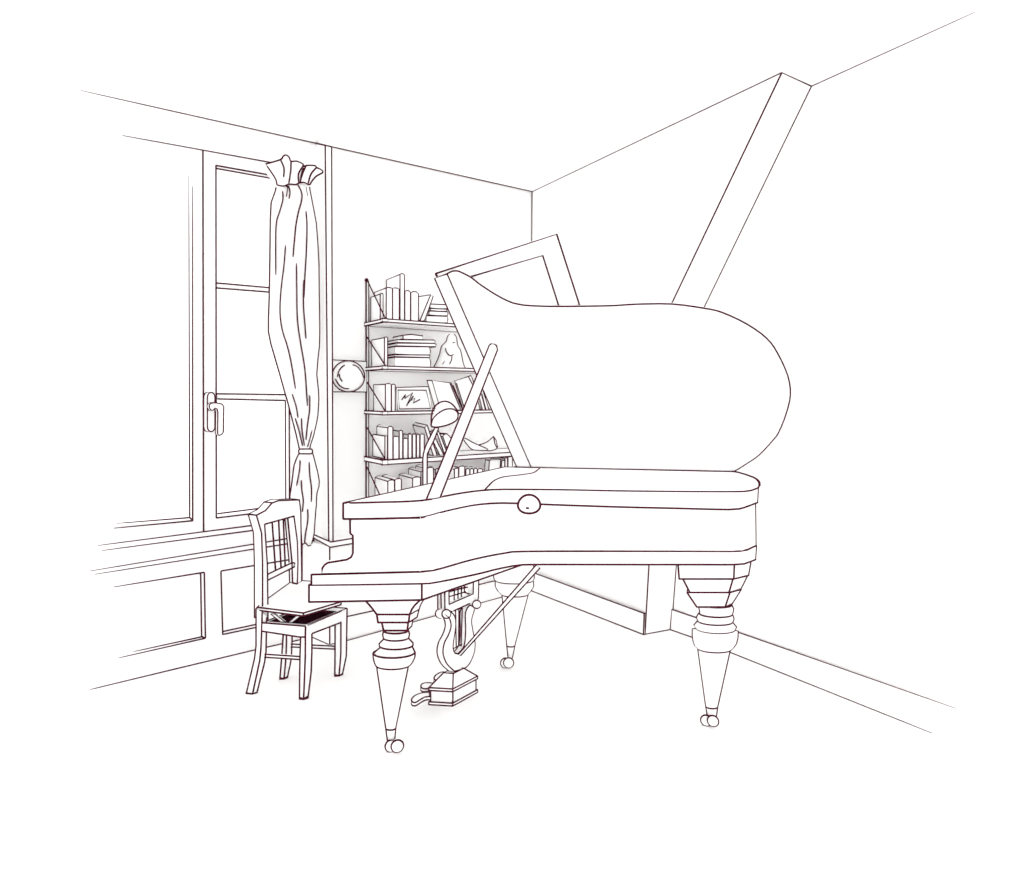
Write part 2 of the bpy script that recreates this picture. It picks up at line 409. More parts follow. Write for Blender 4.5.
# ------------------------------------------------------------------ wall shelving
TD = .26
shf = thing('wall_shelf', W(367, 500, 0), 'tall white wall shelf unit on wire brackets, full of books behind the piano', 'bookshelf')
ups = MB(.0024); 
ups.prism(W.many([(366.4, 281), (368.6, 281), (368.6, 560), (366.4, 560)], .012), nW * -.012)
ups.ball(W(366.6, 280, .012), .012, rings=6, seg=8, mi=1, outline=False)
ups.build('upright', shf)
u2 = MB(.0024); u2.prism(W.many([(519, 300), (521, 300), (521, 540), (519, 540)], .012), nW * -.012); u2.build('upright', shf)
hS = [W(386, 318.9, TD).z, W(386, 366.1, TD).z, W(387, 411.6, TD).z, W(387.6, 460, TD).z]; hS.append(hS[3] - .275)
sA = Ws(385.6, TD); sB = Ws(521, TD * .5); sU = Ws(367, .012)
for k, h in enumerate(hS):
    m = MB(.0028); th = .018 if k != 3 else .026
    Q = [Wsh(sA, h, TD), Wsh(sB, h, TD), Wsh(sB, h - th, TD), Wsh(sA, h - th, TD)]; m.prism(Q, nW * -(TD - .004), back=False)
    j_ = (2, 3) if h > EYE else (1, 0); m.line([Q[j_[0]] - nW * (TD - .006), Q[j_[1]] - nW * (TD - .006)], .0022)
    sh = m.build('shelf', shf)
    c = MB(.0030); 
    c.prism([Wsh(sA - .02, h + .001, TD + .004), Wsh(sA + .012, h + .001, TD + .004), Wsh(sA + .012, h - th, TD + .004), Wsh(sA - .02, h - th, TD + .004)], nW * -.02)
    c.prism([Wsh(sA - .012, h, TD), Wsh(sA - .012, h - th, TD), Wsh(sU - .012, h - th, .0), Wsh(sU - .012, h, .0)], u * .008)
    c.build('clip', sh)
    b = MB(.0026); pts = [(279.8, 320), (337, 366), (382, 411.4), (427.5, 458.6), (467, 506)][k]
    b.line([W(367, pts[0], .014), Wsh(sA, h, TD)], .0030); b.build('bracket_wire', sh)

BK = .0027
TF = .21
ROW = ['top shelf', 'second shelf', 'third shelf', 'fourth shelf', 'lowest visible shelf']
nbook = 0
def book(k, xl, xr, yt, label, tf=TF, d=.185, rnd=1.0, grp=True, name='book'):
    """upright book: spine between two pixel columns at the row's front plane, standing on shelf k"""
    a, b = W(xl, yt, tf), W(xr, yt, tf); s0, s1 = (a - cor).dot(u), (b - cor).dot(u); h = (a.z + b.z) / 2; hb = hS[k] + .001
    P = [Wsh(s0, hb, tf), Wsh(s0, h - .004 * rnd, tf), Wsh(s0 * .7 + s1 * .3, h, tf), Wsh(s0 * .3 + s1 * .7, h, tf), Wsh(s1, h - .004 * rnd, tf), Wsh(s1, hb, tf)]
    m = MB(BK); m.prism(P, nW * -d, conn=50, back=False); bk_ = [p - nW * d for p in P]
    m.line([P[1], bk_[1], bk_[0]])
    if k > 2: m.line(bk_[1:5]); m.line([P[4], bk_[4]])
    o = m.build(name, base=Wsh((s0 + s1) / 2, hb, tf - d / 2)); tag(o, label, 'book', 'books on the ' + ROW[k]); return o
def bookp(k, pts, label, tf=TF, d=.15, cat='book', name='book', vec=None, extra=(), r=BK, skip=()):
    m = MB(r); P = W.many(pts, tf); zb = min(p.z for p in P)
    m.prism(P, vec or nW * -d, conn=30, skip=skip)
    for e in extra: m.line(W.many(e, tf + .002), r)
    c = sum(P, V((0, 0, 0))) / len(P); o = m.build(name, base=(c.x, c.y, zb)); tag(o, label, cat, 'books on the ' + ROW[k] if cat == 'book' else None); return o
# top shelf
book(0, 380.2, 383.2, 293.4, 'short white book at the far left end of the top shelf', tf=.165, d=.15)
book(0, 386.2, 392.4, 287.6, 'medium upright book just left of two before the tallest on the top shelf')
book(0, 392.6, 399.2, 288, 'upright book touching the left side of the tallest book, top shelf')
book(0, 400, 404.4, 273.6, 'tallest upright book on the whole bookshelf, rising above its row', d=.205, rnd=1.5)
book(0, 404.8, 410.4, 290.6, 'upright book directly right of the tallest book, top shelf', rnd=2)
book(0, 410.8, 418.4, 291.6, 'thick round-topped book, last upright before the leaning one on top shelf', rnd=2.5)
bookp(0, [(420, 320.5), (430.6, 294.8), (433.2, 296.2), (424.6, 320.5)], 'thin book leaning between the upright books and the small flat pile, top shelf', d=.14, vec=nW * -.12 - u * .035)
for j, (xa, xb, y0, y1, lb) in enumerate([(426.4, 447.2, 322.5, 316, 'bottom book of the small flat pile on the top shelf'), (429.6, 447.4, 315.4, 311.4, 'second book from the bottom of the small pile, top shelf'), (430.6, 446.4, 311, 308.8, 'thin dark-edged book second from the top of the small pile, top shelf'), (430.4, 446.6, 308.4, 304.4, 'topmost flat book of the small pile on the top shelf')]):
    bookp(0, [(xa, y0 - .4), (xa, y1 - .4), (xb, y1 + .3), (xb + .7, (y0 + y1) / 2), (xb, y0 + .4)], lb, d=.12)
# second shelf
book(1, 384.4, 387.6, 337, 'thin upright book alone at the left end of the second shelf', tf=.235, d=.2)
for (xa, xb, y0, y1, d_, lb) in [(394.4, 430.2, 367.6, 357.6, .15, 'thick bottom book of the big flat stack on the second shelf'), (394.6, 429.6, 357.2, 355, .16, 'thin dark-edged volume above the bottom book of the big stack'), (395, 429.8, 354.6, 346.8, .15, 'thick middle book of the big flat stack on the second shelf'), (397, 435.6, 346.4, 343.4, .16, 'widest thin book in the big flat stack, above the thick middle one'), (397, 434.6, 343, 340, .16, 'thin book directly under the small top book of the big stack')]:
    bookp(1, [(xa, y0 - .5), (xa, y1 - .3), (xb - .8, y1), (xb + .6, (y0 + y1) / 2 - .2), (xb, y0 + .4)], lb, d=d_)
bookp(1, [(401, 339.4), (401, 335.6), (411, 334.4), (422.8, 335.9), (423, 339.7)], 'small slim book lying on top of the big flat stack', d=.12, extra=[[(403, 335), (403, 339)]])
fg = MB(.0026)
loft(fg, [(334.3, 450.2, 453.6), (335.5, 448.6, 455), (338, 447.6, 456.1), (342, 446.6, 456.4), (346, 442.4, 457.2), (349.5, 441.4, 459.5), (354, 440.6, 460.6), (360, 438.4, 461.6), (364, 436.6, 462.4), (368.4, 434.4, 464.4)], W, .14, .6,
     [[(452.5, 343), (454.5, 342.3), (456, 342.8)], [(445.5, 348), (446.5, 352), (450, 355.6), (453.6, 354.4)], [(452, 356), (451.5, 360), (449.6, 364)], [(457.4, 349), (457.8, 355), (458.8, 361)], [(444.5, 361), (442.6, 364.4)]])
fg.line(W.many([(455.6, 349), (457, 352.6)], .16))
o = fg.build('figurine', base=Wsh(Ws(450, .14), hS[1], .14)); tag(o, 'small draped seated figurine standing right of the big book stack', 'figurine')
# third shelf
book(2, 385.4, 391.2, 383.6, 'upright book at the far left end of the third shelf', tf=.22)
book(2, 391.5, 395.2, 384.2, 'narrow upright book touching the left side of the picture frame', tf=.22)
pf = thing('picture_frame', W(414, 411, .2), 'white framed picture with a scribbled drawing leaning on the third shelf', 'picture')
m = MB(BK); O = [(396.3, 387.4), (428.4, 386.6), (432.6, 410.6), (397.6, 411)]; I = [(398, 390), (426.3, 390.2), (430.6, 408.6), (399.4, 409)]
PO, PI = W.many(O, .20), W.many(I, .20)
for i in range(4): m.prism([PO[i], PO[(i + 1) % 4], PI[(i + 1) % 4], PI[i]], nW * -.015, ink=False)
m.line(PO, closed=True); m.line(PI, closed=True); m.build('frame', pf)
m = MB(BK * 1.1); m.prism(W.many(I, .196), nW * -.01, ink=False)
m.line(W.many([(401.7, 400), (405.5, 394.6), (404.6, 398.6), (412.7, 392.6), (406.5, 406), (413.4, 396), (411.2, 400.5), (415, 398), (413.4, 403), (420, 399.4)], .198)); m.build('picture', pf)
bookp(2, [(432, 380.4), (451, 383), (462.2, 409.8), (440.5, 409.8)], 'large book leaning left with its cover showing, behind the desk lamp head', tf=.20, vec=nW * -.02 - u * .025, d=.03, extra=[[(450, 383.5), (460.8, 409.6)], [(453, 385), (463, 409.4)]])
bookp(2, [(454.6, 381), (470.8, 375.6), (472.6, 379), (480, 409.6), (463, 409.6)], 'book leaning with cover showing, its top behind the prop stick, third shelf', tf=.19, vec=nW * -.02 + u * .012, d=.03, extra=[[(456.4, 383), (464.6, 409)], [(468.6, 377), (474.4, 388)]])
bookp(2, [(477, 388), (479.6, 388), (485.4, 409.8), (482.4, 409.8)], 'thin leaning book left of two right of the prop stick, third shelf', tf=.2, d=.1)
bookp(2, [(480.6, 389), (482.6, 389.4), (489, 409.8), (486, 409.8)], 'thin leaning book nearest the piano lid edge, third shelf', tf=.2, d=.1)
# fourth shelf
bookp(3, [(384.9, 458.9), (384.9, 436), (387.4, 436.4), (387.4, 459)], 'short first book at the left end of the fourth shelf', tf=.225, d=.19)
book(3, 387.8, 392.8, 426.3, 'tall thick book second from the left on the fourth shelf', tf=.225, d=.17, rnd=2)
book(3, 393.2, 398.8, 436.3, 'short book between the tall book and the next taller one, fourth shelf', tf=.225, d=.12)
book(3, 399.2, 402.6, 430.3, 'slim taller book fourth from the left on the fourth shelf', tf=.225, d=.16)
book(3, 403.2, 407.8, 438.2, 'lowest short upright book in the middle of the fourth shelf row', tf=.225, d=.12)
book(3, 408.2, 411.8, 434, 'first of four equal slim books on the fourth shelf', tf=.225, d=.07)
book(3, 412.4, 415.9, 434, 'second of four equal slim books on the fourth shelf', tf=.225, d=.07)
book(3, 416.5, 419.5, 434.3, 'third of four equal slim books on the fourth shelf', tf=.225, d=.07)
book(3, 420.1, 424.2, 434, 'last of four equal slim books, left of the lamp stem', tf=.225, d=.07)
bookp(3, [(424.6, 427.6), (427.2, 425.2), (437, 455.4), (433.4, 456)], 'big book leaning left behind the lamp stem on the fourth shelf', tf=.2, d=.15, vec=nW * -.17 + V((0, 0, .01)))
bookp(3, [(430.5, 436), (433.6, 434.8), (443.6, 454.6), (440, 455.6)], 'leaning book just right of the lamp stem, fourth shelf', tf=.2, d=.1)
bookp(3, [(436.8, 432.4), (438.6, 431), (447.6, 454), (444.6, 454.4)], 'slim leaning book in the middle of three right of the lamp stem', tf=.2, d=.1)
bookp(3, [(442.8, 436.6), (444.4, 434.2), (447, 433.8), (450.6, 437.6), (454.8, 453.6), (449, 454)], 'round-topped leaning book next to the prop stick, fourth shelf', tf=.2, d=.1)
ob = thing('open_book', W(482, 450, .2), 'open booklet lying with curled pages on the fourth shelf right of prop stick', 'booklet')
m = MB(BK); m.prism(W.many(smoothpts([(463.3, 438.4), (466, 438.6), (472, 442), (478.5, 445), (488, 449)], 4) + smoothpts([(486, 450.6), (478, 450.4), (472, 449.4), (467, 444.5), (463.5, 439.6)], 4), .22), nW * -.12, conn=200, back=False); m.build('page', ob)
m = MB(BK); m.prism(W.many(smoothpts([(478.5, 445), (487, 442), (493.5, 436.2)], 4) + [(496, 440), (497.6, 447.4), (496, 449.2)] + smoothpts([(491, 450.8), (486, 450.4), (478.5, 445.4)], 4), .205), nW * -.12, conn=200, back=False); m.line(W.many([(493.5, 436.2), (495, 444), (497.2, 448)], .207)); m.build('page', ob)
# lowest visible shelf
LB = [(387.8, 394.4, 480, .2, 'box-like book at the far left of the lowest visible shelf'), (394.8, 401.4, 478.6, .2, 'round-topped book second from left on the lowest visible shelf'),
      (412.6, 420.4, 477, .2, 'thick book standing apart, just left of the lamp stem, lowest shelf'), (421, 426.6, 470.5, .18, 'book behind the lamp stem on the lowest visible shelf'),
      (427, 433.4, 467.4, .16, 'tall book right of the lamp stem, lowest visible shelf'), (435.6, 440, 468.5, .1, 'book just left of the prop stick, lowest visible shelf'),
      (454.4, 458.4, 468.2, .12, 'first book right of the prop stick, lowest visible shelf'), (458.9, 464.6, 466, .12, 'tallest book right of the prop stick, lowest visible shelf'),
      (465.8, 469.6, 468.6, .12, 'small book right of the tallest one beyond the prop stick, lowest shelf'),
      (470, 473.4, 468.6, .12, 'tiny book third from last in the low cluster, lowest shelf'), (473.8, 477.2, 468.2, .12, 'tiny book second to last in the low cluster, lowest shelf'), (477.6, 482.6, 468.6, .12, 'last tiny book of the low cluster before the wide upright book')]
for a_, b_, y, d_, lb in LB: book(4, a_, b_, y, lb, tf=.225, d=d_, rnd=1.6)
bookp(4, [(487, 500), (489.4, 460.4), (500.6, 459.6), (497.6, 500)], 'wide plain book facing out, near right end of the lowest visible shelf', tf=.2, d=.05)
for i, (a_, b_, y, lb) in enumerate([(501.6, 504.6, 460.4, 'thin book touching the wide plain book on its right'), (505, 507.4, 457.6, 'thin taller book in the middle of the last three, lowest shelf'), (508, 512.4, 456.6, 'last book at the right end of the lowest visible shelf beside the lid')]): book(4, a_, b_, y, lb, tf=.21, d=.14)

# ------------------------------------------------------------------ desk lamp on the keyboard end of the piano
LY = 2.78
lp = thing('desk_lamp', ony(426, 532, LY), 'white desk lamp with a bent stem and domed head in front of the bookshelf', 'lamp')
LP = Plane((0, LY, 0), (0, -1, 0))
m = MB(.0026); m.prism(LP.many(smoothpts([(422.6, 531), (422.8, 470), (422.9, 458), (425, 448), (430.5, 436), (435, 427.5)], 5) + smoothpts([(438.8, 428), (433.6, 441), (428.4, 452), (427.2, 462), (427.2, 531)], 5)), (0, .018, 0), conn=200, back=False)
m.build('stem', lp)
m = MB(.0026); m.lathe([(530, 413, 436), (534, 411, 438), (538.3, 410.5, 438.5)], LY + .01, rings=(0, 2)); m.build('base', lp)
m = MB(.0028); NS = 30
rim = smoothpts([(431.2, 425.6), (432.6, 419.5), (438, 413.6), (445, 409.6), (452, 409), (456.6, 411.4), (458, 414.6), (457, 419.6), (451, 423.6), (443, 426.2), (436, 427.2), (432, 426.6), (431.2, 425.6)], 3)[:-1]
dome_px = smoothpts([(431.2, 425), (431.6, 415), (434.4, 407), (440, 402.4), (446.6, 401.4), (452.5, 404.5), (457.5, 411), (458, 415)], 4)
RP = []
for (x, y) in rim:   # the rim tilts: its upper edge lies deeper
    f = (427.2 - y) / 18.2; RP.append(ony(x, y, LY - .05 + .04 * f))
apex = ony(444.8, 401.8, LY + .05); cen = sum(RP, V((0, 0, 0))) / len(RP)
rows = [RP]
for i in range(1, 8):
    a = math.pi / 2 * i / 8
    rows.append([cen + (p - cen) * math.cos(a) + (apex - cen) * math.sin(a) for p in RP])
rows.append([V(apex)] * len(RP)); m.grid(rows, True); m.face(RP)
m.line(RP, closed=True); m.line([ony(x, y, LY - .012) for x, y in dome_px], .0028)
m.build('lamp_shade', lp)

# ------------------------------------------------------------------ grand piano
G = .395
hA, hB, hD, hE, hF = EYE - G, EYE - G * 1.135, EYE - G * 1.655, EYE - G * 1.785, EYE - G * 1.945
A = [(343.2, 503.2), (375, 502.4), (406.6, 501.6), (427, 500), (439.5, 497.2), (462, 493), (482.5, 490.4), (504, 489.4), (560, 489.8), (620, 491), (680, 491.6), (717, 491.8), (744.5, 491.5), (753, 489.8), (758.2, 487.8)]
B = [(343.2, 519), (375, 518.7), (420, 517.6), (431, 515.4), (441.5, 512.3), (460, 508), (478.6, 504.6), (504, 503), (560, 505), (620, 507), (680, 508.4), (713.3, 509.3), (736.7, 509.3), (748, 506.2), (757.4, 502.6)]
C = [(759.3, 485.6), (758.8, 482.5), (755.5, 479), (750, 476.6), (742, 474), (733, 472), (715, 471.2), (660, 470.2), (600, 469.1), (545, 467.7), (504, 467.3)]
D = [(311.4, 574.6), (350, 573.6), (420, 571.8), (431.7, 570.8), (448, 566.5), (467, 561), (485, 556.8), (504, 553.3), (523.5, 551.5), (620, 551.3), (700, 551.3), (740.6, 551.2), (750, 548.4), (756.4, 545.6)]
E = [(311.4, 585), (350, 584.6), (420, 583.6), (431.7, 583), (455, 578.8), (478.6, 573.8), (495, 569.6), (511.8, 566.2), (527.4, 564.6), (620, 564.6), (700, 564.6), (738.7, 564.5), (748, 562.4), (755.4, 559.8)]
def resample(P, n):
    L = [0]
    for a, b in zip(P, P[1:]): L.append(L[-1] + (b - a).length)
    out = []
    for i in range(n):
        t = L[-1] * i / (n - 1); k = max(j for j in range(len(L) - 1) if L[j] <= t + 1e-9)
        out.append(P[k].lerp(P[k + 1], (t - L[k]) / (L[k + 1] - L[k])))
    return out
A3 = [onz(x, y, hA) for x, y in smoothpts(A, 3)]; B3 = [onz(x, y, hB) for x, y in smoothpts(B, 3)]
D3 = [onz(x, y, hD) for x, y in smoothpts(D, 3)]; E3 = [onz(x, y, hE) for x, y in smoothpts(E, 3)]
C3 = [onz(x, y, hA) for x, y in smoothpts(C, 3)]
kbd = (C3[-1] - A3[0])
pno = thing('grand_piano', V((A3[0].x, A3[0].y, 0)) + V((.75, .4, 0)), 'large white grand piano with open lid on turned legs in the middle of the room', 'piano')
PRr = .0029
def slab(mb, top, bot, far, ht, hb, ink_top=True, ink_bot=True, r=PRr, left=None, inkfar=False):
    n = 40; T = resample(top, n); Bm = resample(bot, n)
    F = [V((p.x, p.y, ht)) for p in far]; Fb = [V((p.x, p.y, hb)) for p in far]
    topP = T + F; botP = Bm + Fb
    mb.face(topP); mb.face(botP[::-1])
    mb.grid([topP + [topP[0]], botP + [botP[0]]], False, smooth=False)
    if ink_top: mb.line(topP, r, closed=True)
    if ink_bot: mb.line(Bm, r)
    return T, Bm
rim_ = MB(PRr)
farA = C3
T1, B1 = slab(rim_, A3, [V((p.x, p.y, hB)) for p in B3], farA, hA, hB)
rim_.line([A3[0], B3[0]]); rim_.line([T1[-1], B1[-1]], PRr)
kf = A3[0] + kbd
rim_.line([onz(x, y, hA + .001) for x, y in smoothpts([(539.5, 468.4), (533.3, 472.8), (522, 474.8), (504, 477), (496.5, 479.4), (492.3, 482), (488, 486.5), (484.5, 490.2)], 5)])
rim_.line([p + V((0, -.006, .003)) for p in C3 if p.x > C3[-1].x + .05], PRr * 1.15)
rim_.build('lid_ledge', pno)
# the case wall between ledge and lower moulding
side = MB(PRr)
Bi = [p for p in B3 if p.x > onz(362, 518, hB).x]; Di = [p for p in D3 if p.x > onz(353, 573, hD).x]
insetC = [p + (V((0, 0, 0))) for p in C3]
ctr = V((.35, 2.8, 0))
def ins(p, k=.012):
    d = (ctr - V((p.x, p.y, 0))); return p + d.normalized() * k
Bi = [ins(p, .008) for p in Bi]; Di = [ins(p, .002) for p in Di]
farS = [ins(p, .012) for p in C3]
Ts, Bs = slab(side, Bi, Di, farS, hB, hD, False, False)
ri = max(range(len(Ts)), key=lambda i: Ts[i].x / Ts[i].y); 
side.line([Ts[-1], Bs[-1]], PRr)
side.build('case_side', pno)
# cheek arms with the scrolled end
AP = Plane(V((0, (B3[0].y + D3[0].y) / 2 + .004, 0)), (0, -1, 0))
armpx = [(350, 519), (350.2, 533), (350.8, 534), (352.8, 535.4), (353, 545), (352.8, 553.6), (351.2, 557), (347, 559.6), (335, 561.6), (328, 562.7), (324.4, 565), (322.2, 568.6), (321.6, 574.2), (420, 571.8), (420, 517.8)]
arm = MB(PRr); arm.prism(AP.many(armpx), (0, .06, 0), skip=(13,), conn=200, back=False); arm.build('arm', pno)
kv = V((kbd.x, kbd.y, 0)) - V((kbd.x, kbd.y, 0)).normalized() * .09
arm2 = MB(PRr); arm2.prism([p + kv for p in AP.many(armpx[:-2] + [(372, 574), (372, 519)])], (0, .06, 0), skip=(12, 13, 14), conn=200, back=False); arm2.build('arm', pno)
low = MB(PRr)
dD = V((D3[0].x - A3[0].x, D3[0].y - A3[0].y, 0))
farD = [ins(p, .006) for p in C3] + [V((A3[0].x, A3[0].y, 0)) + dD + kv * 1.02]
_t, _b = slab(low, D3, E3, farD, hD, hE, False); low.line(_t); low.line([D3[0], E3[0]]); low.line([D3[-1], E3[-1]])
low.build('lower_moulding', pno)
kb = MB(PRr)
F0, F1 = onz(309, 602, hF), onz(421.8, 600, hF); F2 = onz(500, 566, hF)
zF = F0.y
kbp = [V((F0.x, F0.y, hE)), V((F1.x, F1.y, hE)), V((F1.x + .42, F1.y + .52, hE)), V((F1.x + .5, F1.y + .75, hE)), V((F0.x, F0.y, hE)) + kv]
kb.prism(kbp, (0, 0, hF - hE)); kb.build('keybed', pno)
fb = MB(PRr); p0 = V((A3[0].x, A3[0].y, hD)) + V((.03, .10, 0)); kn = V((kbd.x, kbd.y, 0)).normalized(); per = V((kn.y, -kn.x, 0))
fbp = [p0, p0 + V((0, 0, .03)), p0 + V((.08, 0, .06)), p0 + V((.14, 0, .06)), p0 + V((.14, 0, 0))]
fb.prism(fbp, V((kbd.x, kbd.y, 0)) * .9, back=True); fb.build('fallboard', pno)
# round cap on the case side
kc = onz(529, 504.6, hB); KP = Plane((0, kc.y - .05, 0), (0, -1, 0))
m = MB(.0034); m.prism(KP.many([(529.1 + 11.2 * math.cos(a), 504.7 + 9.4 * math.sin(a) + .6 * math.cos(2 * a)) for a in [2 * math.pi * k / 32 for k in range(32)]]), (0, .06, 0), conn=200, back=False)
m.line(KP.many([(526, 508), (529, 508.2)], .001), .003); m.build('round_cap', pno)['label'] = 'small round cap on the piano side'
# lid, hinged along the far edge, with the front flap folded back over it
S0 = onz(516, 467.5, hA); S1 = onz(735, 472.1, hA); e = (S1 - S0).normalized(); ph = V((e.y, -e.x, 0))
if ph.y > 0: ph = -ph
th = math.radians(50); up = ph * math.cos(th) + V((0, 0, 1)) * math.sin(th); nL = e.cross(up).normalized()
if nL.dot(CAM - S0) < 0: nL = -nL
LID = Plane(S0 + V((0, 0, .004)), nL)
lidpx = [(516.7, 467), (434.6, 278.3), (447, 273.8), (452, 271.3), (456, 270.9), (460, 271.8), (470.8, 277.3), (480, 284.4), (496, 294.8), (509.8, 301.8), (519, 304.3), (529.4, 305.6), (550.3, 306.4), (580, 306.3), (613.6, 305.6), (634.7, 304.3), (671.6, 304), (705, 308.4), (722.6, 312.6), (747.2, 324.2), (766.6, 338.2), (777.1, 352.3), (787.7, 375.4), (790.4, 394.7), (786, 414), (779, 431.6), (773.4, 439.6), (759.5, 454.6), (747.2, 463.3), (734, 471.6)]
q = smoothpts(lidpx[2:], 3)
lid = MB(.0027); lid.prism(LID.many(lidpx[:2] + q), nL * -.010, conn=200, back=False, skip=(len(q) + 1,))
lid.line(LID.many([(447, 273.8), (531.2, 467.6)], .002), .0022)
lid.line(LID.many([(516.5, 467.3), (560, 468.3), (600, 469.1), (660, 470.2), (700, 471), (734, 471.8)], .004), .0030)
lo = lid.build('lid', pno)
flp = MB(.0030)
flp.prism(LID.many([(435.4, 273.6), (556.7, 234.2), (627, 452), (520, 462)], -.013), nL * -.010, back=False, skip=(2,))
flp.line(LID.many([(437.4, 276.2), (470, 276.9), (542.7, 255.6), (590, 404)][1:], -.011), .0027); flp.line(LID.many([(435.4, 273.6), (437.6, 277.4)], -.010), .0034)
flp.build('lid_flap', lo)
# prop stick
Pb = onz(432.8, 499.4, hA); Pt = onp((493, 346), LID.P + nL * .012, nL); ax = (Pt - Pb).normalized()
sn = ax.cross(V((1, 0, 0))).normalized()
if sn.dot(CAM - Pb) < 0: sn = -sn
SP = Plane(Pb, sn)
m = MB(.0028); m.prism(SP.many([(426.2, 500), (487.8, 349), (489.2, 345.4), (491.2, 343.9), (493.6, 343.7), (496.4, 345.6), (497.6, 349.6), (440.2, 497.6)]), sn * -.016, conn=60, back=False); m.build('prop_stick', pno)

# legs
def capital(mb, rows, z0, dz):
    R = []
    for y, xl, xm, xr in rows:
        FL = ony(xl, y, z0); FR = ony(xm, y, z0); SR = V(((xr - CX) / FPX * (z0 + dz), z0 + dz, FL.z)); BR = V(((xr - 1.5 - CX) / FPX * (z0 + .2), z0 + .2, FL.z)); BL = V(((xl + 2 - CX) / FPX * (z0 + .2), z0 + .2, FL.z))
        FR.z = FL.z; R.append([FL, FR, SR, BR, BL])
    mb.grid(R, True, smooth=False, caps=True)
    return R
def leg(name, capf, prof, Y, rings, balls, br):
    m = MB(.0029); capf(m); m.lathe(prof, Y, rings=rings)
    o = m.build(name, pno)
    for (x, y) in balls[:2]:
        c = MB(.0029); c.ball(ony(x, y, Y - (.024 if (x, y) == balls[1] else 0)), br * Y / FPX); c.build('caster', o)
    return o
def cap1(m):
    R = capital(m, [(593.5, 364, 420.5, 427.4), (601, 365.5, 419.3, 426), (605, 369.4, 415, 423), (609, 372.7, 412, 420.6), (614.5, 376.8, 409.6, 418.8), (622.5, 378, 408.6, 416.8)], 2.30, .055)
    for j in range(3): m.line([r[j] for r in R])
    m.line(R[4], closed=True); m.line(R[5], closed=True)
    R = capital(m, [(622.5, 381.8, 408.2, 412.8), (630.5, 383.6, 407.2, 411.4)], 2.33, .045)
    for j in range(3): m.line([r[j] for r in R])
    m.line(R[1], closed=True)
Y1 = 2.412
leg('leg', cap1, [(630.8, 384, 408.2), (634, 383.2, 409), (638, 384.2, 408.2), (638.6, 384, 408.4), (643, 379.6, 412.6), (645.5, 380, 412.6), (646, 381.4, 411.6), (652.7, 373.4, 414.8), (657, 374, 414.4), (662, 375.2, 412), (665, 376.6, 409.6), (665.4, 377.2, 408), (726, 386, 395.6), (728.6, 386.4, 395.2), (740, 387.8, 394.2)], Y1, (0, 2, 5, 7, 10, 13), [(391.3, 745), (397.4, 745.2)], 5.9)
def cap2(m):
    R = capital(m, [(563.6, 678, 734.4, 751), (564, 678, 734.4, 751), (579, 679.2, 733.8, 748.4)], 2.555, .05)
    for j in range(3): m.line([r[j] for r in R])
    m.line(R[2], closed=True)
    R = capital(m, [(579.2, 683, 733, 747.2), (592.3, 689.8, 729, 740.8)], 2.565, .045)
    for j in range(3): m.line([r[j] for r in R])
    R = capital(m, [(592.5, 687, 730, 741), (607, 696.8, 725.2, 732)], 2.565, .04)
    for j in range(3): m.line([r[j] for r in R])
    m.line(R[0], closed=True); m.line(R[1], closed=True)
Y2 = 2.60
leg('leg', cap2, [(604.5, 700.6, 731.2), (608, 699.6, 732.8), (612.5, 700.4, 732), (614, 699.6, 731.4), (614.4, 699, 732), (618, 697.2, 733.2), (621.5, 698.4, 731.8), (622, 698, 732.4), (626, 694.6, 735.6), (629.4, 697, 734), (630, 693, 737.2), (636, 693, 737), (642, 693.8, 735.6), (646, 695.2, 733), (648.6, 698, 730.4), (649, 698.4, 729.4), (705, 706, 717.4), (707, 706.4, 717), (717, 707.8, 715.8)], Y2, (0, 3, 6, 9, 14, 17), [(706.2, 719.8), (713, 720.2)], 5.2)
def cap3(m): m.lathe([(536, 496, 532), (569, 496, 532)], 3.151, merid=False)
leg('leg', cap3, [(565, 497, 533), (569.5, 495, 533.6), (574.8, 493.6, 534), (579, 494.6, 533.6), (580.5, 496, 532.4), (581, 495.6, 533), (586, 495.6, 533.4), (590.5, 498, 530.6), (594.4, 501.8, 527.6), (595, 502.4, 527.6), (644, 507, 514.8), (646, 507.2, 514.4), (658, 508.4, 512)], 3.151, (4, 8, 11), [(505.6, 662.4), (508.6, 662.2)], 4.9)

# pedal lyre
L0 = V((ony(453, 600, 2.70).x, 2.70, 0)); kdir = V((kbd.x, kbd.y, 0)).normalized()
LYR = Plane(L0, V((kdir.y, -kdir.x, 0)) if V((kdir.y, -kdir.x, 0)).dot(CAM - L0) > 0 else V((-kdir.y, kdir.x, 0)))
bk = -LYR.n
def lx(*p): return [(400 + a / 5.87, 570 + b / 5.87) for a, b in p]
ly = MB(.0024)
back = V((-.026, .004, 0))
outer_l = smoothpts(lx((262, 262), (290, 285), (300, 330), (285, 380), (260, 430), (253, 490), (275, 550), (320, 594)), 4)
outer_r = smoothpts(lx((320, 594), (390, 570), (430, 500), (440, 430), (426, 350), (420, 290), (440, 222)), 4)[1:]
inner_r = smoothpts(lx((410, 205), (385, 250), (386, 350), (380, 430), (365, 465), (340, 492)), 4)
inner_l = smoothpts(lx((322, 488), (312, 465), (312, 430), (326, 330), (320, 270), (290, 238)), 4)
ly.prism(LYR.many(outer_l + outer_r + inner_r + inner_l), back, conn=200)
for (cx_, cy_, rr_) in ((272, 258, 26), (450, 202, 24)):
    ly.prism(LYR.many(lx(*[(cx_ + rr_ * math.cos(2 * math.pi * k / 16), cy_ + rr_ * math.sin(2 * math.pi * k / 16)) for k in range(16)]), .002), back * 1.1, conn=200)
lyo = ly.build('lyre', pno)
st = MB(.0022)
for x0, x1 in ((326, 330), (346, 344), (366, 358)): st.line(LYR.many(lx((x0, 222), (x1, 448)), -.012), .0022)
